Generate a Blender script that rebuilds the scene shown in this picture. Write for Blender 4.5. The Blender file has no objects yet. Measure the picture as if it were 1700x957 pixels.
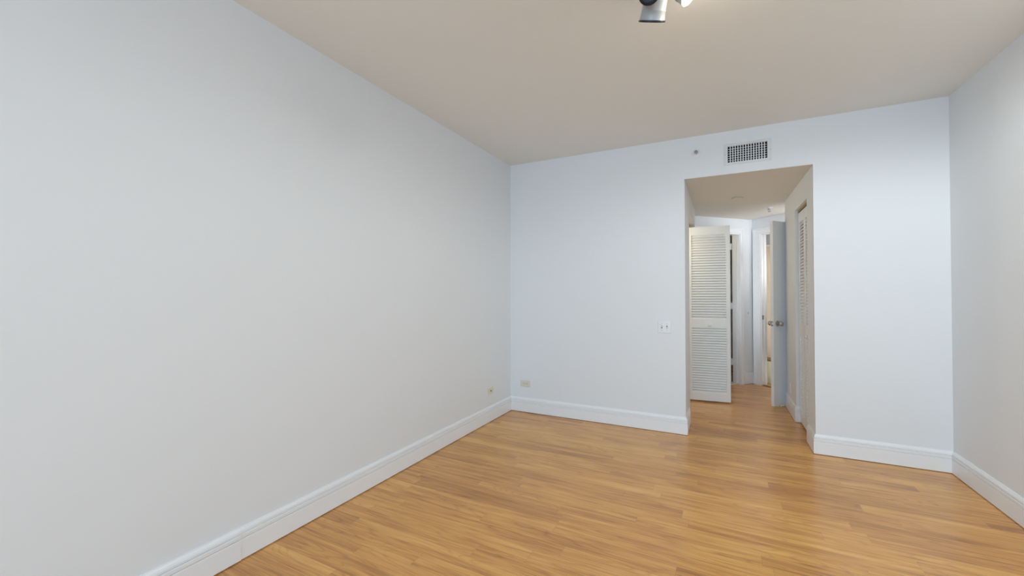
import bpy, bmesh, math, random
from mathutils import Vector, Matrix

# ------------------------------------------------------------------ camera, sky, lights, exposure
scene = bpy.context.scene
C = scene.collection
PI = math.pi
H = 2.74                       # main ceiling
HH = 2.358                     # hallway ceiling
XL, YB = -2.1225, 4.1187       # left wall, back wall
J1 = -0.3132                   # left side of the hallway opening
YS = -4.4                      # window wall behind the camera


def xr(y):                     # right face of the hallway (very slightly out of square)
    return 0.660 - 0.0110 * (y - YB)


def XR(y):                     # right wall of the room
    return 1.4735 + 0.0134 * (YB - y)


yaw, pitch, roll, fpx, cam_h = 0.4727, 0.0116, -0.0015, 685.78, 1.3092
cam = bpy.data.cameras.new('camera')
cam.sensor_fit = 'HORIZONTAL'
cam.sensor_width = 36.0
cam.lens = fpx / 1700.0 * 36.0
cam.clip_start = 0.02
co = bpy.data.objects.new('camera', cam)
C.objects.link(co)
fw = Vector((-math.sin(yaw) * math.cos(pitch), math.cos(yaw) * math.cos(pitch), math.sin(pitch)))
rt = Vector((math.cos(yaw), math.sin(yaw), 0))
up = rt.cross(fw)
rt2 = rt * math.cos(roll) + up * math.sin(roll)
up2 = up * math.cos(roll) - rt * math.sin(roll)
m = Matrix((rt2, up2, -fw)).transposed().to_4x4()
m.translation = (0, 0, cam_h)
co.matrix_world = m
scene.camera = co

world = bpy.data.worlds.new('sky')
scene.world = world
world.use_nodes = True
bg = world.node_tree.nodes['Background']
bg.inputs[0].default_value = (0.72, 0.85, 1.0, 1)
bg.inputs[1].default_value = 0.35

scene.view_settings.view_transform = 'Standard'
scene.view_settings.look = 'None'
scene.view_settings.gamma = 1.0
scene.view_settings.use_curve_mapping = False
scene.view_settings.exposure = 0.0


def area_light(name, loc, rot, sx, sy, power, col):
    l = bpy.data.lights.new(name, 'AREA')
    l.shape = 'RECTANGLE'
    l.size, l.size_y = sx, sy
    l.energy = power
    l.color = col
    o = bpy.data.objects.new(name, l)
    C.objects.link(o)
    o.location = loc
    o.rotation_euler = rot
    return o


def point_light(name, loc, power, col, r=0.04):
    l = bpy.data.lights.new(name, 'POINT')
    l.energy = power
    l.color = col
    l.shadow_soft_size = r
    o = bpy.data.objects.new(name, l)
    C.objects.link(o)
    o.location = loc
    return o


WX0, WX1, WZ0, WZ1 = -1.75, 1.25, 0.12, 2.45      # the window opening in the wall behind the camera
WY0, WY1 = -4.0, -1.0                           # the two side windows behind the camera
RY0, RY1 = 0.50, 2.95                             # the window in the right wall, right of the picture
DAY = (0.77, 0.89, 1.0)
area_light('window_daylight', ((WX0 + WX1) / 2, YS - 0.25, (WZ0 + WZ1) / 2), (PI / 2, 0, 0), WX1 - WX0, WZ1 - WZ0, 150, (0.48, 0.74, 1.0))
area_light('right_window_daylight', (XR(1.5) + 0.40, (RY0 + RY1) / 2, (WZ0 + WZ1) / 2), (PI / 2, 0, PI / 2), RY1 - RY0, WZ1 - WZ0, 7, (0.80, 0.90, 1.0))
area_light('left_window_daylight', (XL - 0.25, (WY0 + WY1) / 2, (WZ0 + WZ1) / 2), (PI / 2, 0, -PI / 2), WY1 - WY0, WZ1 - WZ0, 45, (0.80, 0.90, 1.0))


def aimed_area(name, loc, d, sx, sy, power, col, spread):
    o = area_light(name, loc, (0, 0, 0), sx, sy, power, col)
    o.rotation_euler = (-Vector(d)).to_track_quat('Z', 'Y').to_euler()
    o.data.spread = math.radians(spread)
    return o


aimed_area('alcove_fill', (1.30, 5.93, 2.20), (-0.8, 0.6, -0.12), 0.25, 0.12, 4.5, (0.88, 0.94, 1.0), 110)  # added fill without a fixture, brightens the angled hallway end
aimed_area('hallway_side_fill', (-0.55, 5.92, 1.35), (0.74, 0.67, 0.0), 0.2, 1.5, 3.2, (0.88, 0.95, 1.0), 85)  # added unseen fill, aimed at the right end wall and its casing
aimed_area('far_right_cabinet_fill', (0.86, 6.62, 1.03), (-0.24, 0.62, 0.0), 0.1, 1.95, 3.4, (0.92, 0.98, 1.0), 60)  # added fill strip, narrow beam onto the cabinet front
point_light('far_right_jamb_fill', (0.84, 6.63, 1.60), 3.5, (0.95, 0.97, 1.0), 0.06)  # added fill point, brightens the jamb of the right doorway
point_light('far_right_top_fill', (0.95, 6.95, 2.22), 1.5, (1.0, 0.97, 0.93), 0.05)  # added fill point, lifts the wall above the cabinet
for px_, py_, e_ in ((1.05, 2.00, 67), (0.20, 1.05, 9)):      # added fill spots under the ceiling, out of view, evening the room's light
    l_ = bpy.data.lights.new('ceiling_fill', 'SPOT')
    l_.spot_size, l_.spot_blend, l_.shadow_soft_size = math.radians(179), 0.35, 0.08
    l_.energy, l_.color = e_, (0.90, 0.985, 1.0)
    o_ = bpy.data.objects.new('ceiling_fill', l_)
    C.objects.link(o_)
    o_.location = (px_, py_, H - 0.06)

# ------------------------------------------------------------------ materials


def mat(name, col, rough=0.5, metal=0.0, emit=None, strength=0.0, bump=0.0, bscale=120.0, spec=0.5, coat=0.0):
    mt = bpy.data.materials.new(name)
    mt.use_nodes = True
    nt = mt.node_tree
    b = nt.nodes['Principled BSDF']
    b.inputs['Base Color'].default_value = (*col, 1)
    b.inputs['Roughness'].default_value = rough
    b.inputs['Metallic'].default_value = metal
    b.inputs['Specular IOR Level'].default_value = spec
    b.inputs['Coat Weight'].default_value = coat
    if emit:
        b.inputs['Emission Color'].default_value = (*emit, 1)
        b.inputs['Emission Strength'].default_value = strength
    # faint procedural mottling on every surface
    tc = nt.nodes.new('ShaderNodeTexCoord')
    nz = nt.nodes.new('ShaderNodeTexNoise')
    nz.inputs['Scale'].default_value = bscale
    nz.inputs['Detail'].default_value = 3
    nt.links.new(tc.outputs['Object'], nz.inputs['Vector'])
    if bump > 0:
        bp = nt.nodes.new('ShaderNodeBump')
        bp.inputs['Strength'].default_value = bump
        bp.inputs['Distance'].default_value = 0.002
        nt.links.new(nz.outputs['Fac'], bp.inputs['Height'])
        nt.links.new(bp.outputs['Normal'], b.inputs['Normal'])
    mr = nt.nodes.new('ShaderNodeMapRange')
    mr.inputs['To Min'].default_value = max(0.0, rough - 0.04)
    mr.inputs['To Max'].default_value = min(1.0, rough + 0.04)
    nt.links.new(nz.outputs['Fac'], mr.inputs['Value'])
    nt.links.new(mr.outputs['Result'], b.inputs['Roughness'])
    return mt


M_wall = mat('wall_paint', (0.860, 0.876, 0.894), 0.62, bump=0.06, bscale=160, spec=0.3)
M_ceil = mat('ceiling_paint', (0.885, 0.880, 0.835), 0.85, bump=0.06, bscale=130, spec=0.2)
M_hallceil = mat('hall_ceiling_paint', (0.84, 0.80, 0.73), 0.85, bump=0.06, bscale=130, spec=0.2)
M_trim = mat('white_trim_paint', (0.935, 0.94, 0.95), 0.38, spec=0.45)
M_door = mat('white_door_paint', (0.88, 0.89, 0.90), 0.42, spec=0.45)
M_plastic = mat('white_plastic', (0.87, 0.87, 0.88), 0.3)
M_ivory = mat('ivory_plastic', (0.80, 0.74, 0.62), 0.35)
M_dark = mat('dark_slot', (0.03, 0.03, 0.03), 0.6)
M_slot = mat('grey_slot', (0.16, 0.15, 0.15), 0.6)
M_duct = mat('duct_interior', (0.012, 0.012, 0.013), 0.8)
M_chrome = mat('chrome', (0.42, 0.42, 0.43), 0.2, 1.0)
M_nickel = mat('satin_nickel', (0.50, 0.49, 0.47), 0.25, 1.0)
M_brass = mat('aged_brass', (0.42, 0.30, 0.13), 0.4, 1.0)
M_ventp = mat('vent_paint', (0.80, 0.81, 0.82), 0.4)
M_can = mat('spot_can_paint', (0.40, 0.415, 0.43), 0.32)
M_black = mat('black_ring', (0.012, 0.012, 0.014), 0.35)
M_lens = mat('dark_lens_glass', (0.045, 0.065, 0.095), 0.22, bump=0.8, bscale=220, spec=0.8)
M_lit = mat('lit_bulb', (1, 0.95, 0.85), 0.4, emit=(1.0, 0.90, 0.72), strength=14)
M_beige = mat('beige_panel', (0.60, 0.48, 0.36), 0.5)
M_cream = mat('cream_paint', (0.85, 0.80, 0.63), 0.5)
M_brown = mat('brown_wood_edge', (0.25, 0.13, 0.04), 0.45)
M_stone = mat('pale_stone', (0.75, 0.68, 0.55), 0.3)
M_groove = mat('dark_gap', (0.06, 0.035, 0.02), 0.8)


def floor_material():
    mt = bpy.data.materials.new('oak_laminate')
    mt.use_nodes = True
    nt = mt.node_tree
    N, L = nt.nodes.new, nt.links.new
    b = nt.nodes['Principled BSDF']

    def math_(op, a, bb=None, c=None):
        n = N('ShaderNodeMath')
        n.operation = op
        for i, v in enumerate((a, bb, c)):
            if v is None:
                continue
            if isinstance(v, (int, float)):
                n.inputs[i].default_value = v
            else:
                L(v, n.inputs[i])
        return n.outputs[0]

    tc = N('ShaderNodeTexCoord')
    sp = N('ShaderNodeSeparateXYZ')
    L(tc.outputs['Object'], sp.inputs[0])
    x, y = sp.outputs['X'], sp.outputs['Y']
    SW, SL = 0.094, 1.05
    row_f = math_('DIVIDE', math_('ADD', y, 10.0), SW)
    row = math_('FLOOR', row_f)
    wn = N('ShaderNodeTexWhiteNoise')
    wn.noise_dimensions = '1D'
    L(row, wn.inputs['W'])
    u = math_('ADD', math_('DIVIDE', math_('ADD', x, 20.0), SL), math_('MULTIPLY', wn.outputs['Value'], 7.0))
    cell = math_('FLOOR', u)
    cv = N('ShaderNodeCombineXYZ')
    L(row, cv.inputs[0])
    L(cell, cv.inputs[1])
    wc = N('ShaderNodeTexWhiteNoise')
    wc.noise_dimensions = '2D'
    L(cv.outputs[0], wc.inputs['Vector'])
    tone = wc.outputs['Value']
    # grain coordinates shifted for every strip
    gv = N('ShaderNodeCombineXYZ')
    L(math_('ADD', x, math_('MULTIPLY', tone, 37.0)), gv.inputs[0])
    L(math_('ADD', y, math_('MULTIPLY', tone, 11.0)), gv.inputs[1])
    L(math_('MULTIPLY', tone, 23.0), gv.inputs[2])

    def noise(scale_xyz, detail, rough, dist=0.0):
        mp = N('ShaderNodeMapping')
        mp.inputs['Scale'].default_value = scale_xyz
        L(gv.outputs[0], mp.inputs['Vector'])
        n = N('ShaderNodeTexNoise')
        n.inputs['Scale'].default_value = 1.0
        n.inputs['Detail'].default_value = detail
        n.inputs['Roughness'].default_value = rough
        n.inputs['Distortion'].default_value = dist
        L(mp.outputs[0], n.inputs['Vector'])
        return n.outputs['Fac']

    streak = noise((1.5, 34, 1), 3, 0.55, 0.8)
    fine = noise((5, 260, 1), 3, 0.6, 0.2)
    pores = noise((3.0, 150, 1), 2, 0.5, 0.3)
    broad = noise((1.1, 8, 1), 2, 0.5, 1.5)
    # cathedral figure: contour lines of a slow noise field
    field = noise((0.8, 7.5, 1), 1.5, 0.45, 0.9)
    cath = math_('FRACT', math_('MULTIPLY', field, 15.0))
    cathl = math_('POWER', math_('ABSOLUTE', math_('SUBTRACT', math_('MULTIPLY', cath, 2.0), 1.0)), 4.0)
    dark = math_('POWER', math_('MAXIMUM', math_('SUBTRACT', pores, 0.50), 0.0), 1.0)
    v = math_('ADD', math_('MULTIPLY', streak, 0.50), math_('MULTIPLY', broad, 0.50))
    v = math_('ADD', v, math_('MULTIPLY', math_('SUBTRACT', tone, 0.5), 0.19))
    v = math_('SUBTRACT', v, math_('MULTIPLY', cathl, 0.12))
    v = math_('SUBTRACT', v, math_('MULTIPLY', dark, 0.75))
    v = math_('ADD', v, math_('MULTIPLY', math_('SUBTRACT', fine, 0.5), 0.16))
    v = math_('ADD', v, 0.038)
    cr = N('ShaderNodeValToRGB')
    e = cr.color_ramp.elements
    e[0].position, e[0].color = 0.22, (0.380, 0.151, 0.032, 1)
    e[1].position, e[1].color = 0.80, (0.911, 0.543, 0.168, 1)
    for pos, col in ((0.40, (0.581, 0.257, 0.059, 1)), (0.54, (0.737, 0.357, 0.086, 1)), (0.66, (0.832, 0.433, 0.113, 1))):
        k = e.new(pos)
        k.color = col
    L(v, cr.inputs[0])
    # faint seams between strips and at the strip ends
    fy = math_('FRACT', row_f)
    sy = math_('LESS_THAN', math_('MINIMUM', fy, math_('SUBTRACT', 1.0, fy)), 0.008)
    fx = math_('FRACT', u)
    sx = math_('LESS_THAN', math_('MINIMUM', fx, math_('SUBTRACT', 1.0, fx)), 0.0010)
    seam = math_('MAXIMUM', math_('MULTIPLY', sy, 0.14), math_('MULTIPLY', sx, 0.35))
    mx = N('ShaderNodeMix')
    mx.data_type = 'RGBA'
    L(seam, mx.inputs['Factor'])
    L(cr.outputs[0], mx.inputs['A'])
    mx.inputs['B'].default_value = (0.28, 0.125, 0.04, 1)
    L(mx.outputs['Result'], b.inputs['Base Color'])
    rr = math_('ADD', 0.19, math_('MULTIPLY', fine, 0.10))
    L(rr, b.inputs['Roughness'])
    b.inputs['Specular IOR Level'].default_value = 0.75
    bp = N('ShaderNodeBump')
    bp.inputs['Strength'].default_value = 0.05
    bp.inputs['Distance'].default_value = 0.001
    L(fine, bp.inputs['Height'])
    L(bp.outputs['Normal'], b.inputs['Normal'])
    return mt


M_floor = floor_material()


def glass_material():
    mt = bpy.data.materials.new('window_glass')
    mt.use_nodes = True
    nt = mt.node_tree
    nt.nodes.remove(nt.nodes['Principled BSDF'])
    out = nt.nodes['Material Output']
    t = nt.nodes.new('ShaderNodeBsdfTransparent')
    g = nt.nodes.new('ShaderNodeBsdfGlossy')
    g.inputs['Roughness'].default_value = 0.02
    mx = nt.nodes.new('ShaderNodeMixShader')
    mx.inputs[0].default_value = 0.05          # thin pane: mostly clear with a faint reflection
    nt.links.new(t.outputs[0], mx.inputs[1])
    nt.links.new(g.outputs[0], mx.inputs[2])
    nt.links.new(mx.outputs[0], out.inputs[0])
    return mt


M_glass = glass_material()

# ------------------------------------------------------------------ mesh helpers


def box(bm, x0, x1, y0, y1, z0, z1, M=None, bev=0.0):
    vs = [bm.verts.new((x, y, z)) for z in (z0, z1) for y in (y0, y1) for x in (x0, x1)]
    fs = [bm.faces.new([vs[i] for i in q]) for q in ((0, 2, 3, 1), (4, 5, 7, 6), (0, 1, 5, 4), (2, 6, 7, 3), (0, 4, 6, 2), (1, 3, 7, 5))]
    if bev > 0:
        es = list({e for f in fs for e in f.edges})
        r = bmesh.ops.bevel(bm, geom=es, offset=bev, segments=2, affect='EDGES', profile=0.5)
        vs = list({v for f in r['faces'] for v in f.verts} | {v for v in vs if v.is_valid})
    if M is not None:
        bmesh.ops.transform(bm, matrix=M, verts=[v for v in vs if v.is_valid])


def prism(bm, pts, z0, z1):
    a = [bm.verts.new((p[0], p[1], z0)) for p in pts]
    b = [bm.verts.new((p[0], p[1], z1)) for p in pts]
    n = len(pts)
    bm.faces.new(a[::-1])
    bm.faces.new(b)
    for i in range(n):
        j = (i + 1) % n
        bm.faces.new((a[i], a[j], b[j], b[i]))


def lathe(bm, prof, M=None, seg=32):
    """prof: (radius, height) pairs revolved about local z."""
    rings = []
    for r, h in prof:
        if r < 1e-6:
            rings.append([bm.verts.new((0, 0, h))])
        else:
            rings.append([bm.verts.new((r * math.cos(2 * PI * k / seg), r * math.sin(2 * PI * k / seg), h)) for k in range(seg)])
    for a, b in zip(rings, rings[1:]):
        if len(a) == 1 and len(b) == 1:
            continue
        for k in range(seg):
            j = (k + 1) % seg
            if len(a) == 1:
                bm.faces.new((a[0], b[k], b[j]))
            elif len(b) == 1:
                bm.faces.new((a[k], a[j], b[0]))
            else:
                bm.faces.new((a[k], a[j], b[j], b[k]))
    if M is not None:
        bmesh.ops.transform(bm, matrix=M, verts=[v for r in rings for v in r])


def sweep(bm, path, prof, side=1, closed_prof=True):
    """Extrude profile (offset from the path to its side, z) along a 2-D polyline with mitred corners."""
    P = [Vector(p) for p in path]
    n = len(P)
    nrm = []
    for a, b in zip(P, P[1:]):
        d = (b - a).normalized()
        nrm.append(Vector((-d.y, d.x)) * side)
    rows = []
    for i in range(n):
        if i == 0:
            mv = nrm[0]
        elif i == n - 1:
            mv = nrm[-1]
        else:
            s = nrm[i - 1] + nrm[i]
            mv = s / max(1e-6, s.dot(nrm[i]))
        rows.append([bm.verts.new((P[i].x + mv.x * o, P[i].y + mv.y * o, z)) for o, z in prof])
    k = len(prof)
    for r, s in zip(rows, rows[1:]):
        for i in range(k):
            j = (i + 1) % k
            bm.faces.new((r[i], r[j], s[j], s[i]))
    bm.faces.new(rows[0])
    bm.faces.new(rows[-1][::-1])


def obj(name, bm, material, parent=None, smooth=False):
    bmesh.ops.recalc_face_normals(bm, faces=bm.faces)
    me = bpy.data.meshes.new(name)
    bm.to_mesh(me)
    bm.free()
    for mm in (material if isinstance(material, (list, tuple)) else [material]):
        me.materials.append(mm)
    if smooth:
        for p in me.polygons:
            p.use_smooth = True
        try:
            me.set_sharp_from_angle(angle=math.radians(40))
        except Exception:
            pass
    o = bpy.data.objects.new(name, me)
    C.objects.link(o)
    if parent is not None:
        o.parent = parent
    return o


def NB():
    return bmesh.new()


def struct(name, bm, material, smooth=False, label=None):
    o = obj(name, bm, material, smooth=smooth)
    o['kind'] = 'structure'
    if label:
        o['label'] = label
    return o


def thing(name, label, cat, M=None, group=None, kind=None):
    o = bpy.data.objects.new(name, None)
    o.empty_display_size = 0.05
    C.objects.link(o)
    if M is not None:
        o.matrix_world = M
    o['label'] = label
    o['category'] = cat
    if group:
        o['group'] = group
    if kind:
        o['kind'] = kind
    return o


def frame(loc, ux, uy, uz):
    mm = Matrix((Vector(ux), Vector(uy), Vector(uz))).transposed().to_4x4()
    mm.translation = loc
    return mm


def aim(loc, d):
    """local z along d."""
    return Matrix.Translation(loc) @ Vector(d).to_track_quat('Z', 'Y').to_matrix().to_4x4()


# ------------------------------------------------------------------ the room shell
bm = NB()
box(bm, -2.6, 2.4, YS - 0.3, 9.2, -0.12, 0.0)
struct('floor', bm, M_floor)

bm = NB()
box(bm, -2.35, 1.75, YS - 0.12, YB + 0.12, H, H + 0.12)
struct('ceiling', bm, M_ceil)

bm = NB()
box(bm, -2.35, 2.2, YB + 0.12, 9.1, HH, HH + 0.1)
box(bm, J1, xr(YB + 0.12), YB + 0.001, YB + 0.12, HH, HH + 0.003)
struct('ceiling_hallway', bm, M_hallceil)

bm = NB()
box(bm, XL - 0.14, XL, WY1, YB + 0.12, 0, H)
box(bm, XL - 0.14, XL, YS - 0.12, WY0, 0, H)
box(bm, XL - 0.14, XL, WY0, WY1, 0, WZ0)
box(bm, XL - 0.14, XL, WY0, WY1, WZ1, H)
struct('wall_left', bm, M_wall)

bm = NB()
for ya, yb, za, zb in ((RY1, YB + 0.12, 0, H), (YS - 0.12, RY0, 0, H), (RY0, RY1, 0, WZ0), (RY0, RY1, WZ1, H)):
    prism(bm, [(XR(ya), ya), (XR(ya) + 0.14, ya), (XR(yb) + 0.14, yb), (XR(yb), yb)], za, zb)
struct('wall_right', bm, M_wall)

# back wall with the hallway opening and the hole behind the air grille
VX0, VX1, VZ0, VZ1 = 0.043, 0.342, 2.457, 2.600
T = 0.12
bm = NB()
box(bm, XL, J1, YB, YB + T, 0, H)
prism(bm, [(xr(YB), YB), (XR(YB), YB), (XR(YB), YB + T), (xr(YB + T), YB + T)], 0, H)
HB = HH + 0.003
box(bm, J1, VX0, YB, YB + T, HB, H)
box(bm, VX1, xr(YB), YB, YB + T, HB, H)
box(bm, VX0, VX1, YB, YB + T, HB, VZ0)
box(bm, VX0, VX1, YB, YB + T, VZ1, H)
struct('wall_back', bm, M_wall)

# window wall behind the camera
bm = NB()
box(bm, XL, WX0, YS - 0.12, YS, 0, H)
box(bm, WX1, XR(YS), YS - 0.12, YS, 0, H)
box(bm, WX0, WX1, YS - 0.12, YS, 0, WZ0)
box(bm, WX0, WX1, YS - 0.12, YS, WZ1, H)
struct('wall_front', bm, M_wall)



def window(name, M, w, nlights):
    """Window unit: local x along the wall, y outwards, z up from the sill."""
    h = WZ1 - WZ0
    f = 0.05
    b_ = NB()
    box(b_, 0, w, 0.03, 0.09, 0, f)
    box(b_, 0, w, 0.03, 0.09, h - f, h)
    for k in range(nlights + 1):
        xx = (w - f) * k / nlights
        box(b_, xx, xx + f, 0.03, 0.09, f, h - f)
    o = struct(name, b_, M_trim)
    o.matrix_world = M
    b_ = NB()
    box(b_, 0.02, w - 0.02, 0.058, 0.064, 0.02, h - 0.02)
    obj('pane', b_, M_glass, o)


window('window_1', frame((WX1, YS, WZ0), (-1, 0, 0), (0, -1, 0), (0, 0, 1)), WX1 - WX0, 3)
window('window_2', frame((XL, WY0, WZ0), (0, 1, 0), (-1, 0, 0), (0, 0, 1)), WY1 - WY0, 2)
window('window_3', frame((XR(RY0) + 0.012, RY1, WZ0), (0, -1, 0), (1, 0, 0), (0, 0, 1)), RY1 - RY0, 2)

# hallway, left side: pier, header over the closet opening, far pier
CL0, CL1, CLZ = 4.66, 5.66, 2.135      # left closet opening
bm = NB()
box(bm, J1 - 0.12, J1, YB + T, CL0, 0, HH)
box(bm, J1 - 0.12, J1, CL0, CL1, CLZ, HH)
box(bm, J1 - 0.12, J1, CL1, CL1 + 0.08, 0, HH)
struct('wall_hallway_left', bm, M_wall)
bm = NB()
box(bm, -1.15, -1.05, YB + T, 5.74, 0, HH)
box(bm, -1.05, J1 - 0.12, 5.66, 5.74, 0, HH)
struct('wall_closet_left', bm, M_wall)

# hallway, right side: pier, header over the closet doors, far pier turning the corner
CR0, CR1, CRZ, CRD = 4.40, 5.03, 2.135, 0.045
HE = 5.70
bm = NB()
prism(bm, [(xr(YB + T), YB + T), (xr(YB + T) + 0.1, YB + T), (xr(CR0) + 0.1, CR0), (xr(CR0), CR0)], 0, HH)
prism(bm, [(xr(CR0), CR0), (xr(CR0) + 0.1, CR0), (xr(CR1) + 0.1, CR1), (xr(CR1), CR1)], CRZ, HH)
prism(bm, [(xr(CR1), CR1), (xr(CR1) + 0.1, CR1), (xr(HE) + 0.1, HE - 0.1), (1.75, HE - 0.1), (1.75, HE), (xr(HE), HE)], 0, HH)
struct('wall_hallway_right', bm, M_wall)
bm = NB()
box(bm, 1.35, 1.45, YB + T, HE - 0.1, 0, HH)
struct('wall_closet_right', bm, M_wall)

# angled end of the hallway: wall C (left, y = x + 6.5) and wall D (right, x + y = 7.26)
S2 = math.sqrt(0.5)
PC = Vector((0.380, 6.880))
dC = Vector((-S2, -S2))        # along C, from the corner towards the camera's left
nC = Vector((-S2, S2))         # into C
dD = Vector((S2, -S2))         # along D, from the corner towards the right
nD = Vector((S2, S2))
C_A, C_B, C_Z = 0.235, 0.985, 2.146     # opening in C measured from the corner
D_A, D_B, D_Z = 0.130, 0.925, 2.140     # opening in D
WT = 0.125
WD = 0.088                     # wall D is a thin partition


def slab(bm, d, n, a, b, o0, o1, z0, z1):
    q = [PC + d * a + n * o0, PC + d * b + n * o0, PC + d * b + n * o1, PC + d * a + n * o1]
    prism(bm, q, z0, z1)


bm = NB()
slab(bm, dC, nC, 0, C_A, 0, WT, 0, HH)
slab(bm, dC, nC, C_A, C_B, 0, WT, C_Z, HH)
slab(bm, dC, nC, C_B, 1.72, 0, WT, 0, HH)
struct('wall_hallway_end_left', bm, M_wall)
bm = NB()
slab(bm, dD, nD, 0, D_A, 0, WD, 0, HH)
slab(bm, dD, nD, D_A, D_B, 0, WD, D_Z, HH)
slab(bm, dD, nD, D_B, 1.72, 0, WD, 0, HH)
struct('wall_hallway_end_right', bm, M_wall)
# rooms beyond
bm = NB()
box(bm, -1.6, 2.1, 8.5, 8.6, 0, HH)
box(bm, -1.6, -1.5, 5.0, 8.5, 0, HH)
box(bm, 2.0, 2.1, 5.0, 8.5, 0, HH)
box(bm, 0.22, 0.32, 7.10, 8.5, 0, HH)
slab(bm, dD, nD, -0.85, 1.35, 0.86, 0.94, 0, HH)
struct('wall_far_rooms', bm, M_wall)

# ------------------------------------------------------------------ baseboards
BB = [(0, 0), (0.016, 0.0), (0.016, 0.0965), (0.0150, 0.0985), (0.0095, 0.0990), (0.0095, 0.1018), (0.0150, 0.1026), (0.0155, 0.1190),
      (0.0138, 0.1208), (0.0075, 0.1212), (0.0075, 0.1246), (0.0125, 0.1256), (0.0122, 0.1345), (0.0095, 0.1430), (0.0060, 0.1495), (0.0048, 0.1535), (0, 0.1535)]


def bb_scaled(k):
    return [(o * k, z) for o, z in BB]


def baseboard(name, path, side, prof=BB):
    b_ = NB()
    sweep(b_, path, [(o, z + 0.005) for o, z in prof], side)
    return struct(name, b_, M_trim)


bm = NB()
for y0, y1, k in ((YS, 1.205, 1.22), (1.205, 2.72, 1.0), (2.72, YB, 0.88)):
    sweep(bm, [(XL, y0), (XL, y1)], [(o * k, z + 0.005) for o, z in BB], -1)
struct('baseboard_left', bm, M_trim)
baseboard('baseboard_back_left', [(XL, YB), (J1, YB), (J1, 4.50)], -1)
baseboard('baseboard_back_right', [(xr(CR0), CR0), (xr(YB), YB), (XR(YB), YB)], -1)
baseboard('baseboard_right', [(XR(YB), YB), (XR(YS), YS)], -1)
baseboard('baseboard_hallway_right', [(xr(CR1) + CRD, CR1), (xr(CR1), CR1), (xr(HE), HE), (1.0, HE)], 1)
pc1 = PC + dC * (C_A - 0.06)
baseboard('baseboard_hallway_end', [(pc1.x, pc1.y), (PC.x, PC.y)], -1)
# dark expansion gap line below the boards is real: the boards stop 5 mm above the floor

# ------------------------------------------------------------------ door casings (trim)
CAS = [(0.000, 0.000), (0.000, 0.011), (0.006, 0.013), (0.040, 0.015), (0.046, 0.012), (0.050, 0.018), (0.064, 0.019), (0.068, 0.016), (0.068, 0.0)]


def casing(name, d, n, a, b, ztop, wt, k_=1.0):
    """Casing round an opening a..b in wall (d, n) plus the jamb lining with its stop."""
    b_ = NB()

    def place(u, v, off):      # u along wall, v height, off out of wall towards hall
        q = PC + d * u - n * off
        return (q.x, q.y, v)

    # left/right legs and head with mitres
    loops = []
    for (u, v, su, sv) in ((a, 0.0, -1, 0), (a, ztop, -1, 1), (b, ztop, 1, 1), (b, 0.0, 1, 0)):
        loops.append([b_.verts.new(place(u + su * w * k_, v + sv * w * 1.1, t)) for w, t in CAS])
    k = len(CAS)
    for r, s in zip(loops, loops[1:]):
        for i in range(k):
            j = (i + 1) % k
            b_.faces.new((r[i], r[j], s[j], s[i]))
    b_.faces.new(loops[0])
    b_.faces.new(loops[-1][::-1])
    o = struct(name, b_, M_trim)
    b_ = NB()
    L = 0.012
    slab(b_, d, n, a, a + L, 0.0, wt, 0, ztop)
    slab(b_, d, n, b - L, b, 0.0, wt, 0, ztop)
    slab(b_, d, n, a + L, b - L, 0.0, wt, ztop - L, ztop)
    return o, b_


tr1, lb = casing('trim_1', dC, nC, C_A, C_B, C_Z, WT, 0.78)
slab(lb, dC, nC, C_A + 0.012, C_A + 0.024, 0.045, 0.082, 0, C_Z - 0.012)
slab(lb, dC, nC, C_B - 0.024, C_B - 0.012, 0.045, 0.082, 0, C_Z - 0.012)
obj('jamb', lb, M_trim, tr1)
tr2, lb = casing('trim_2', dD, nD, D_A, D_B, D_Z, WD, 1.72)
slab(lb, dD, nD, D_A + 0.012, D_A + 0.024, 0.042, 0.080, 0, D_Z - 0.012)
slab(lb, dD, nD, D_B - 0.024, D_B - 0.012, 0.042, 0.080, 0, D_Z - 0.012)
obj('jamb', lb, M_trim, tr2)
q = PC + dD * (D_A + 0.0125) + nD * 0.02
bm = NB()
box(bm, -0.002, 0.002, -0.014, 0.014, -0.03, 0.03, frame((q.x, q.y, 0.957), (dD.x, dD.y, 0), (nD.x, nD.y, 0), (0, 0, 1)))
obj('strike_plate', bm, M_nickel, tr2)
# thresholds under both doorways
bm = NB()
slab(bm, dC, nC, C_A, C_B, 0.02, WT + 0.03, 0.0, 0.012)
struct('trim_3', bm, M_stone)
bm = NB()
slab(bm, dD, nD, D_A, D_B, 0.0, 0.05, 0.0, 0.008)
struct('trim_4', bm, M_brown)

# closet head trims: track in the right closet, track in the left closet
bm = NB()
prism(bm, [(xr(CR0) + 0.028, CR0), (xr(CR0) + 0.062, CR0), (xr(CR1) + 0.062, CR1), (xr(CR1) + 0.028, CR1)], CRZ - 0.022, CRZ)
struct('trim_5', bm, M_brass)
bm = NB()
box(bm, J1 - 0.075, J1 - 0.045, CL0, CL1, CLZ - 0.022, CLZ)
struct('trim_6', bm, M_brass)

# ------------------------------------------------------------------ louvred doors


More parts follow.
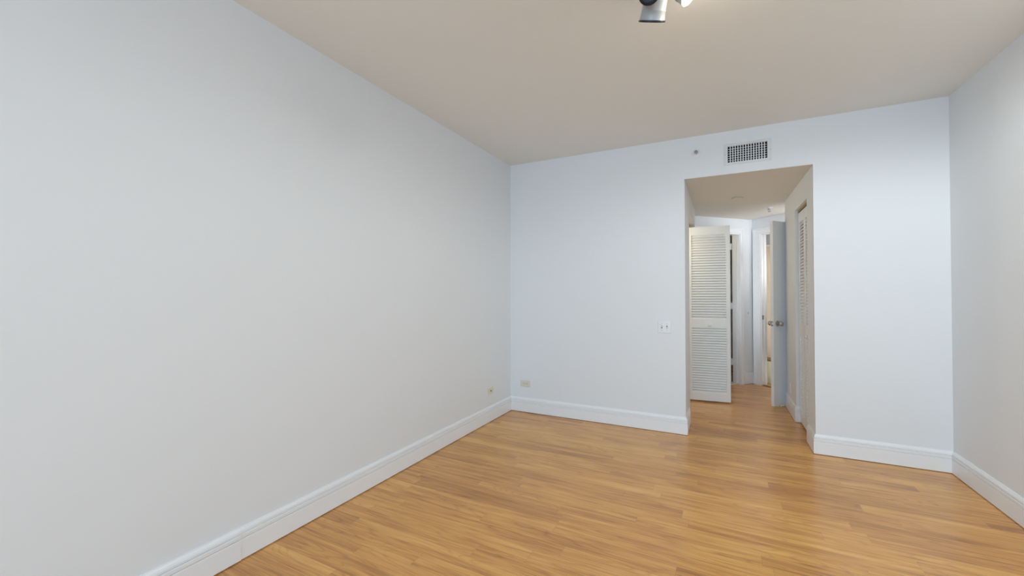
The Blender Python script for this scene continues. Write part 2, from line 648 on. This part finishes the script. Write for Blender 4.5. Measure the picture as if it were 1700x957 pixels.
def louvre_leaf(parent, w, h, M, knob=None, th=0.030, st=0.042, tr=(0.085,), br=0.095, mid=(0.868, 0.976), name='leaf'):
    """One louvred leaf: local x = width, local -y = front, z = up. M in the parent's frame."""
    b_ = NB()
    top = h - 0.098
    bev = 0.0015
    box(b_, 0, st, -th / 2, th / 2, 0, h, bev=bev)
    box(b_, w - st, w, -th / 2, th / 2, 0, h, bev=bev)
    box(b_, st, w - st, -th / 2, th / 2, 0, br)
    box(b_, st, w - st, -th / 2, th / 2, mid[0], mid[1])
    box(b_, st, w - st, -th / 2, th / 2, top, h)
    leaf = obj(name, b_, M_door, parent)
    leaf.matrix_local = M
    pitch_ = 0.0303
    ang = math.radians(57)
    for z0, z1 in ((br, mid[0]), (mid[1], top)):
        b_ = NB()
        n = int(round((z1 - z0) / pitch_))
        p = (z1 - z0) / n
        for i in range(n):
            zc = z0 + (i + 0.5) * p
            R = Matrix.Translation((0, 0, zc)) @ Matrix.Rotation(ang, 4, 'X')
            # slat: depth direction local y rotates so its front edge is low
            box(b_, st - 0.004, w - st + 0.004, -0.0195, 0.0195, -0.0030, 0.0030, R)
        sl = obj('louvre_slats', b_, M_door, leaf)
    if knob:
        b_ = NB()
        lathe(b_, [(0.0, 0.034), (0.010, 0.033), (0.0155, 0.027), (0.0160, 0.021), (0.0125, 0.015), (0.0075, 0.010), (0.0075, 0.004), (0.012, 0.002), (0.012, 0)],
              Matrix.Translation((knob[0], -th / 2, knob[1])) @ Matrix.Rotation(PI / 2, 4, 'X'), 24)
        kn = obj('knob', b_, M_plastic, leaf, smooth=True)
    return leaf


# left closet: folded open, both leaves standing across the hallway
d1 = thing('door_1', 'white louvred bifold door folded open across the left side of the hallway', 'door', Matrix.Translation((-0.385, 5.52, 0)), kind='structure')
LW = 0.458
a1 = math.radians(5.5)
louvre_leaf(d1, LW, 2.085, Matrix.Translation((0.0, -0.055, 0.015)) @ Matrix.Rotation(a1, 4, 'Z'), knob=(0.235, 0.905))
apex = Vector((math.cos(a1) * LW, -0.055 + math.sin(a1) * LW, 0.015))
louvre_leaf(d1, LW, 2.085, Matrix.Translation(apex + Vector((-0.002, 0.036, 0))) @ Matrix.Rotation(PI - a1 * 0.5, 4, 'Z'))
bm = NB()
box(bm, 0.006, 0.042, -0.070, -0.040, 2.100, 2.122)
lathe(bm, [(0.006, 0.0), (0.006, 0.03)], Matrix.Translation((0.016, -0.055, 2.09)), 12)
obj('pivot_bracket', bm, M_brass, d1)

# right closet: closed pair of leaves set back in the opening
d2 = thing('door_2', 'closed white louvred bifold closet door set in the right hallway wall', 'door', Matrix.Translation((xr(CR1) + CRD, CR1 - 0.008, 0)), kind='structure')
sl_ = math.atan(0.011)
RW = (CR1 - CR0 - 0.02) / 2
for k in range(2):
    Mx = Matrix.Translation((sl_ * (RW + 0.004) * k, -(RW + 0.004) * k, 0.018)) @ Matrix.Rotation(-PI / 2 + sl_, 4, 'Z')
    louvre_leaf(d2, RW, 2.085, Mx, knob=(0.20, 0.895) if k == 1 else None)

# far right doorway: flush door standing open into the hallway, seen almost edge on
free = Vector((0.480, 5.565))
la = math.radians(41)
ld = Vector((math.sin(la), math.cos(la)))           # from the free edge towards the hinge
lc = Vector((math.cos(la), -math.sin(la)))          # through the thickness, towards the visible face
d3 = thing('door_3', 'white flush door with silver knobs standing open at the hallway end', 'door', frame((free.x, free.y, 0), (ld.x, ld.y, 0), (lc.x, lc.y, 0), (0, 0, -1 * -1)), kind='structure')
DLW, DTH = 0.79, 0.036
# note: local axes x = along leaf, y = through thickness (left-handed pair is avoided below)
d3.matrix_world = frame((free.x, free.y, 0), (ld.x, ld.y, 0), (-lc.x, -lc.y, 0), (0, 0, 1))
bm = NB()
box(bm, 0, DLW, -DTH, 0, 0.013, 2.128, bev=0.0015)
obj('slab', bm, M_door, d3)
KZ, KB = 0.952, 0.062
for s in (-1, 1):
    y0 = -DTH if s < 0 else 0.0
    bm = NB()
    Mk = Matrix.Translation((KB, y0, KZ)) @ Matrix.Rotation(PI / 2 * (1 if s < 0 else -1), 4, 'X')
    lathe(bm, [(0.0, 0.0), (0.033, 0.0), (0.033, 0.004), (0.028, 0.009), (0.013, 0.011), (0.011, 0.024), (0.014, 0.030), (0.024, 0.036), (0.0285, 0.045),
               (0.0285, 0.053), (0.024, 0.061), (0.014, 0.066), (0, 0.067)], Mk, 32)
    kb = obj('knob', bm, M_nickel, d3, smooth=True)
    kb['label'] = 'silver door knob'
bm = NB()
box(bm, -0.0015, 0.001, -DTH / 2 - 0.0125, -DTH / 2 + 0.0125, KZ - 0.028, KZ + 0.028)
box(bm, -0.010, 0.0, -DTH / 2 - 0.006, -DTH / 2 + 0.006, KZ - 0.008, KZ + 0.008)
obj('latch', bm, M_nickel, d3)
bm = NB()
for hz in (0.25, 1.08, 1.90):
    lathe(bm, [(0, 0), (0.006, 0), (0.006, 0.09), (0, 0.09)], Matrix.Translation((DLW + 0.006, -0.004, hz)), 12)
    box(bm, DLW - 0.03, DLW + 0.004, -0.0022, 0.0005, hz, hz + 0.09)
obj('hinge', bm, M_nickel, d3)

# far left doorway: door opened inwards behind the louvred leaf
q = PC + dC * (C_A + 0.030) + nC * (WT + 0.012)
d4 = thing('door_4', 'door opened inwards beyond the far left doorway with white hinges', 'door', frame((q.x, q.y, 0), (nC.x, nC.y, 0), (dC.x, dC.y, 0), (0, 0, 1)), kind='structure')
bm = NB()
box(bm, 0.0, 0.70, 0.0, 0.035, 0.018, 2.12, bev=0.0015)
obj('slab', bm, M_door, d4)
bm = NB()
for hz in (0.26, 1.07, 1.93):
    lathe(bm, [(0, 0), (0.007, 0), (0.007, 0.09), (0, 0.09)], Matrix.Translation((-0.004, -0.006, hz)), 12)
    box(bm, -0.012, 0.0, -0.020, 0.030, hz, hz + 0.09)
obj('hinge', bm, M_door, d4)

# ------------------------------------------------------------------ what stands beyond the right doorway
bm = NB()
cb = thing('low_platform', 'low cream platform with a brown top edge inside the far right doorway', 'platform')
slab(bm, dD, nD, -0.20, 0.95, 0.235, 0.80, 0.0, 0.315)
obj('body', bm, M_cream, cb)
bm = NB()
slab(bm, dD, nD, -0.20, 0.95, 0.230, 0.80, 0.315, 0.338)
obj('top_edge', bm, M_brown, cb)
bm = NB()
tc_ = thing('tall_cabinet', 'tall plain beige cabinet standing on the cream platform beyond the doorway', 'cabinet')
slab(bm, dD, nD, -0.26, 0.85, 0.420, 0.75, 0.338, 2.005)
obj('body', bm, M_beige, tc_)
bm = NB()
slab(bm, dD, nD, -0.265, 0.85, 0.416, 0.76, 2.005, 2.020)
obj('top', bm, M_cream, tc_)

# ------------------------------------------------------------------ air vent grille
WALLB = frame((0, 0, 0), (1, 0, 0), (0, 1, 0), (0, 0, 1))
vt = thing('air_vent', 'white air vent grille with dark square openings above the hallway opening', 'vent', Matrix.Translation(((VX0 + VX1) / 2, YB, (VZ0 + VZ1) / 2)))
vw, vh = (VX1 - VX0) / 2, (VZ1 - VZ0) / 2
ow, oh = 0.181, 0.094
bm = NB()
# bevelled flange: outer ring thin at the wall, raised near the opening
fr = [(ow, oh, 0.0), (ow, oh, -0.003), (vw + 0.010, vh + 0.010, -0.009), (vw, vh, -0.009), (vw, vh, 0.012)]
loops = [[bm.verts.new((sx * a, d, sz * b)) for sx, sz in ((-1, -1), (1, -1), (1, 1), (-1, 1))] for a, b, d in fr]
for r, s in zip(loops, loops[1:]):
    for i in range(4):
        j = (i + 1) % 4
        bm.faces.new((r[i], r[j], s[j], s[i]))
obj('frame', bm, M_ventp, vt)
bm = NB()
for k in range(1, 15):
    x = -vw + 2 * vw * k / 15
    box(bm, x - 0.0036, x + 0.0036, -0.007, 0.012, -vh, vh)
obj('vertical_blades', bm, M_ventp, vt)
bm = NB()
for k in range(1, 7):
    z = -vh + 2 * vh * k / 7
    box(bm, -vw, vw, 0.013, 0.026, -0.0026, 0.0026, Matrix.Translation((0, 0, z)) @ Matrix.Rotation(math.radians(8), 4, 'X'))
obj('horizontal_blades', bm, M_ventp, vt)
bm = NB()
for x0, x1, y0, y1, z0, z1 in ((-vw, vw, 0.115, 0.119, -vh, vh), (-vw, -vw + 0.003, 0.012, 0.115, -vh, vh), (vw - 0.003, vw, 0.012, 0.115, -vh, vh),
                               (-vw, vw, 0.012, 0.115, -vh, -vh + 0.003), (-vw, vw, 0.012, 0.115, vh - 0.003, vh)):
    box(bm, x0, x1, y0, y1, z0, z1)
obj('duct', bm, M_duct, vt)
for s in (-1, 1):
    bm = NB()
    lathe(bm, [(0.0045, 0.0), (0.0045, 0.0012), (0.002, 0.0022), (0, 0.0024)], Matrix.Translation((s * (ow + vw) / 2 + s * 0.004, -0.0045, 0)) @ Matrix.Rotation(PI / 2, 4, 'X'), 12)
    obj('screw', bm, M_nickel, vt)

# ------------------------------------------------------------------ fire sprinklers


def sprinkler(label, M, sc=1.0):
    t_ = thing('fire_sprinkler', label, 'sprinkler', M)
    b_ = NB()
    lathe(b_, [(0.0, 0.0), (0.040 * sc, 0.0), (0.040 * sc, 0.002), (0.034 * sc, 0.006), (0.018 * sc, 0.008), (0.016 * sc, 0.012), (0, 0.012)], None, 36)
    obj('escutcheon', b_, M_plastic, t_, smooth=True)
    b_ = NB()
    lathe(b_, [(0.0, 0.012), (0.010, 0.012), (0.010, 0.020), (0.007, 0.022), (0, 0.022)], None, 16)
    for s in (-1, 1):
        pts = [(0.009 * s, 0.020), (0.014 * s, 0.030), (0.012 * s, 0.042), (0.003 * s, 0.052)]
        for (x0, z0), (x1, z1) in zip(pts, pts[1:]):
            d = Vector((x1 - x0, 0, z1 - z0))
            lathe(b_, [(0, 0), (0.0026, 0), (0.0026, d.length + 0.001), (0, d.length + 0.001)], aim((x0, 0, z0), d), 8)
    obj('frame_arms', b_, M_chrome, t_, smooth=True)
    b_ = NB()
    lathe(b_, [(0.0, 0.022), (0.0022, 0.022), (0.0022, 0.050), (0, 0.050)], None, 10)
    obj('bulb', b_, M_chrome, t_)
    b_ = NB()
    lathe(b_, [(0.0, 0.051), (0.014, 0.051), (0.015, 0.0535), (0, 0.0545)], None, 20)
    obj('deflector', b_, M_chrome, t_)
    return t_


sprinkler('small chrome sidewall fire sprinkler beside the air vent on the back wall', frame((-0.211, YB, 2.581), (1, 0, 0), (0, 0, 1), (0, -1, 0)))
sprinkler('small pendent fire sprinkler on the hallway ceiling near the far doors', frame((0.513, 5.985, HH), (1, 0, 0), (0, -1, 0), (0, 0, -1)), 1.1)
bm = NB()
lathe(bm, [(0.0, 0.0), (0.050, 0.0), (0.050, 0.006), (0.062, 0.008), (0.062, 0.0105), (0.058, 0.012), (0, 0.0125)], None, 40)
o = obj('cover_plate', bm, M_hallceil, smooth=True)
o.matrix_world = frame((0.146, 5.205, HH), (1, 0, 0), (0, -1, 0), (0, 0, -1))
o['label'] = 'round flat cover plate on the hallway ceiling above the louvred door'
o['category'] = 'ceiling plate'

# ------------------------------------------------------------------ switches and sockets


def plate(name, label, cat, M, w, h, material):
    """Local x = width, y = height, z = out of the wall."""
    t_ = thing(name, label, cat, M)
    b_ = NB()
    fr_ = [(w / 2, h / 2, 0.0), (w / 2, h / 2, 0.002), (w / 2 - 0.004, h / 2 - 0.004, 0.006)]
    lp = [[b_.verts.new((sx * a, sy * b, d)) for sx, sy in ((-1, -1), (1, -1), (1, 1), (-1, 1))] for a, b, d in fr_]
    for r, s in zip(lp, lp[1:]):
        for i in range(4):
            j = (i + 1) % 4
            b_.faces.new((r[i], r[j], s[j], s[i]))
    b_.faces.new(lp[-1])
    b_.faces.new(lp[0][::-1])
    obj('plate', b_, material, t_)
    return t_


def toggle(t_, x, up_=True):
    b_ = NB()
    box(b_, x - 0.0058, x + 0.0058, -0.0125, 0.0125, 0.0055, 0.0066)
    sl2 = obj('toggle_slot', b_, M_slot, t_)
    b_ = NB()
    box(b_, -0.0042, 0.0042, -0.005, 0.005, 0, 0.014, Matrix.Translation((x, 0, 0.006)) @ Matrix.Rotation(math.radians(-32 if up_ else 32), 4, 'X'), bev=0.0012)
    obj('toggle', b_, M_plastic, t_)
    for s in (-1, 1):
        b_ = NB()
        lathe(b_, [(0.0035, 0.0055), (0.0035, 0.0068), (0, 0.0074)], Matrix.Translation((x, s * 0.030, 0)), 12)
        obj('screw', b_, M_nickel, t_)


BACK = lambda x, z: frame((x, YB, z), (1, 0, 0), (0, 0, 1), (0, -1, 0))
sw = plate('light_switch', 'white double toggle light switch on the back wall left of the hallway', 'switch', BACK(-0.4955, 0.984), 0.117, 0.114, M_plastic)
toggle(sw, -0.023)
toggle(sw, 0.023, False)
cw = PC + dC * 0.095
sw2 = plate('light_switch', 'small white single light switch between the two far doorways', 'switch', frame((cw.x, cw.y, 1.012), (-dC.x, -dC.y, 0), (0, 0, 1), (-nC.x, -nC.y, 0)), 0.070, 0.114, M_plastic)
toggle(sw2, 0.0)


def outlet_face(t_, cx, cy, rot, material):
    """One receptacle: rounded face with two slots and a ground hole."""
    R = Matrix.Translation((cx, cy, 0)) @ Matrix.Rotation(rot, 4, 'Z')
    b_ = NB()
    n = 20
    ring = [(0.0172 * math.cos(2 * PI * k / n), max(-0.0132, min(0.0132, 0.0172 * math.sin(2 * PI * k / n)))) for k in range(n)]
    a = [b_.verts.new(R @ Vector((x, y, 0.0055))) for x, y in ring]
    b2 = [b_.verts.new(R @ Vector((x, y, 0.0080))) for x, y in ring]
    b_.faces.new(b2)
    for k in range(n):
        j = (k + 1) % n
        b_.faces.new((a[k], a[j], b2[j], b2[k]))
    f = obj('receptacle', b_, material, t_)
    b_ = NB()
    box(b_, -0.0075, -0.0055, -0.001, 0.008, 0.0078, 0.0084, R)
    box(b_, 0.0055, 0.0075, -0.001, 0.007, 0.0078, 0.0084, R)
    lathe(b_, [(0.0026, 0.0078), (0.0026, 0.0084), (0, 0.0084)], R @ Matrix.Translation((0, -0.007, 0)), 12)
    obj('slots', b_, M_dark, f)


ol = plate('power_outlet', 'ivory duplex power outlet mounted sideways on the back wall near the corner', 'outlet', BACK(-1.941, 0.312), 0.116, 0.070, M_ivory)
outlet_face(ol, -0.0195, 0, PI / 2, M_ivory)
outlet_face(ol, 0.0195, 0, PI / 2, M_ivory)
bm = NB()
lathe(bm, [(0.003, 0.0055), (0.003, 0.0068), (0, 0.0073)], None, 12)
obj('screw', bm, M_nickel, ol)

jk = plate('cable_jack', 'ivory cable jack plate on the left wall above the baseboard', 'outlet', frame((XL, 3.658, 0.311), (0, 1, 0), (0, 0, 1), (1, 0, 0)), 0.110, 0.070, M_ivory)
bm = NB()
lathe(bm, [(0.0, 0.006), (0.0065, 0.006), (0.0065, 0.009), (0.0048, 0.009), (0.0048, 0.016), (0, 0.016)], None, 16)
obj('coaxial_socket', bm, M_slot, jk, smooth=True)
for s in (-1, 1):
    bm = NB()
    lathe(bm, [(0.003, 0.0055), (0.003, 0.0068), (0, 0.0073)], Matrix.Translation((s * 0.042, 0, 0)), 12)
    obj('screw', bm, M_nickel, jk)

oy = 5.40
ol2 = plate('power_outlet', 'white power outlet low on the right hallway wall past the closet', 'outlet', frame((xr(oy), oy, 0.27), (0, -1, 0), (0, 0, 1), (-1, 0, 0)), 0.070, 0.114, M_plastic)
outlet_face(ol2, 0, -0.0195, 0, M_plastic)
outlet_face(ol2, 0, 0.0195, 0, M_plastic)

# ------------------------------------------------------------------ ceiling spotlight fixture


def from_px(px, py, dist):
    """Point at a camera-space depth, used once to locate the lamp heads measured from the photograph."""
    d = rt2 * ((px - 850) / fpx) - up2 * ((py - 478.5) / fpx) + fw
    return Vector((0, 0, cam_h)) + d * dist


fx = thing('ceiling_spotlight', 'grey ceiling spotlight fixture with swivelling lamp heads, one lit and one dark', 'light', Matrix.Translation((-0.185, 1.72, H)))
F0 = Vector((-0.185, 1.72, H))
bm = NB()
lathe(bm, [(0, 0), (0.085, 0), (0.085, -0.018), (0.078, -0.026), (0, -0.028)], None, 48)
obj('canopy', bm, M_can, fx, smooth=True)


def spot_head(mouth, d, r, length, lit, ring):
    """mouth: world position of the centre of the open end; d: direction it points."""
    d = Vector(d).normalized()
    M_ = aim(mouth - F0, d)
    b_ = NB()
    lathe(b_, [(0, -length), (r * 0.60, -length), (r * 0.80, -length * 0.93), (r * 0.88, -length * 0.80), (r * 0.89, -0.045), (r * 0.91, -0.043), (r * 0.91, -0.039), (r * 0.89, -0.037),
               (r * 0.97, -0.004), (r, 0.0), (r * 0.94, 0.0), (r * 0.92, -0.012)], M_, 48)
    can = obj('lamp_head', b_, M_can, fx, smooth=True)
    b_ = NB()
    lathe(b_, [(r * 1.005, -0.008), (r * 1.02, 0.001), (r * 0.84, 0.003), (r * 0.84, -0.010)], M_, 48)
    if ring == 'thin':
        b_.clear()
        lathe(b_, [(r * 1.004, -0.005), (r * 1.006, 0.001), (r * 0.93, 0.001), (r * 0.93, -0.004)], M_, 48)
    if ring:
        obj('rim', b_, M_black, can, smooth=True)
    else:
        b_.free()
    b_ = NB()
    lathe(b_, [(r * 0.93, -0.010), (r * 0.6, -0.004), (0, -0.002)], M_, 40)
    obj('lens', b_, M_lit if lit else M_lens, can, smooth=True)
    # swivel arm from the back of the can up to the canopy
    p0 = (mouth - F0) - d * (length * 0.75)
    p1 = Vector((p0.x * 0.35, p0.y * 0.35, -0.027))
    v_ = p1 - p0
    b_ = NB()
    lathe(b_, [(0, 0), (0.007, 0), (0.007, v_.length), (0, v_.length)], aim(p0, v_), 14)
    obj('swivel_arm', b_, M_can, can)
    return can


camp = Vector((0, 0, cam_h))
A = from_px(1078, -11.5, 1.72)
spot_head(A, (camp - A).normalized() + Vector((0.05, 0, -0.10)), 0.0435, 0.115, False, True)
Bm = from_px(1082, 36.5, 1.86)
vB = (Bm - camp).normalized()
hz_ = Vector((vB.x, vB.y, 0)).normalized()
dB = hz_ * vB.z - Vector((0, 0, 1)) * math.hypot(vB.x, vB.y)
dB = dB - rt2 * 0.20
dB = (dB - vB * dB.dot(vB)).normalized()
spot_head(Bm, dB - vB * 0.03, 0.0575, 0.135, False, 'thin')
Cm = from_px(1144, -7.5, 1.80)
dCm = (rt2 * 0.50 - up2 * 0.62 - fw * 0.40).normalized()
spot_head(Cm, dCm, 0.043, 0.055, True, None)
point_light('spotlight_glow', Cm + dCm * 0.06, 2.0, (1.0, 0.88, 0.68), 0.03)

# lamps out of sight in the left closet and in the room beyond the far left doorway
point_light('closet_lamp_light', (-0.72, 5.05, 1.98), 7.5, (1.0, 0.89, 0.66), 0.06)
point_light('far_room_lamp_light', (-0.36, 6.60, 2.02), 2.0, (1.0, 0.83, 0.48), 0.06)
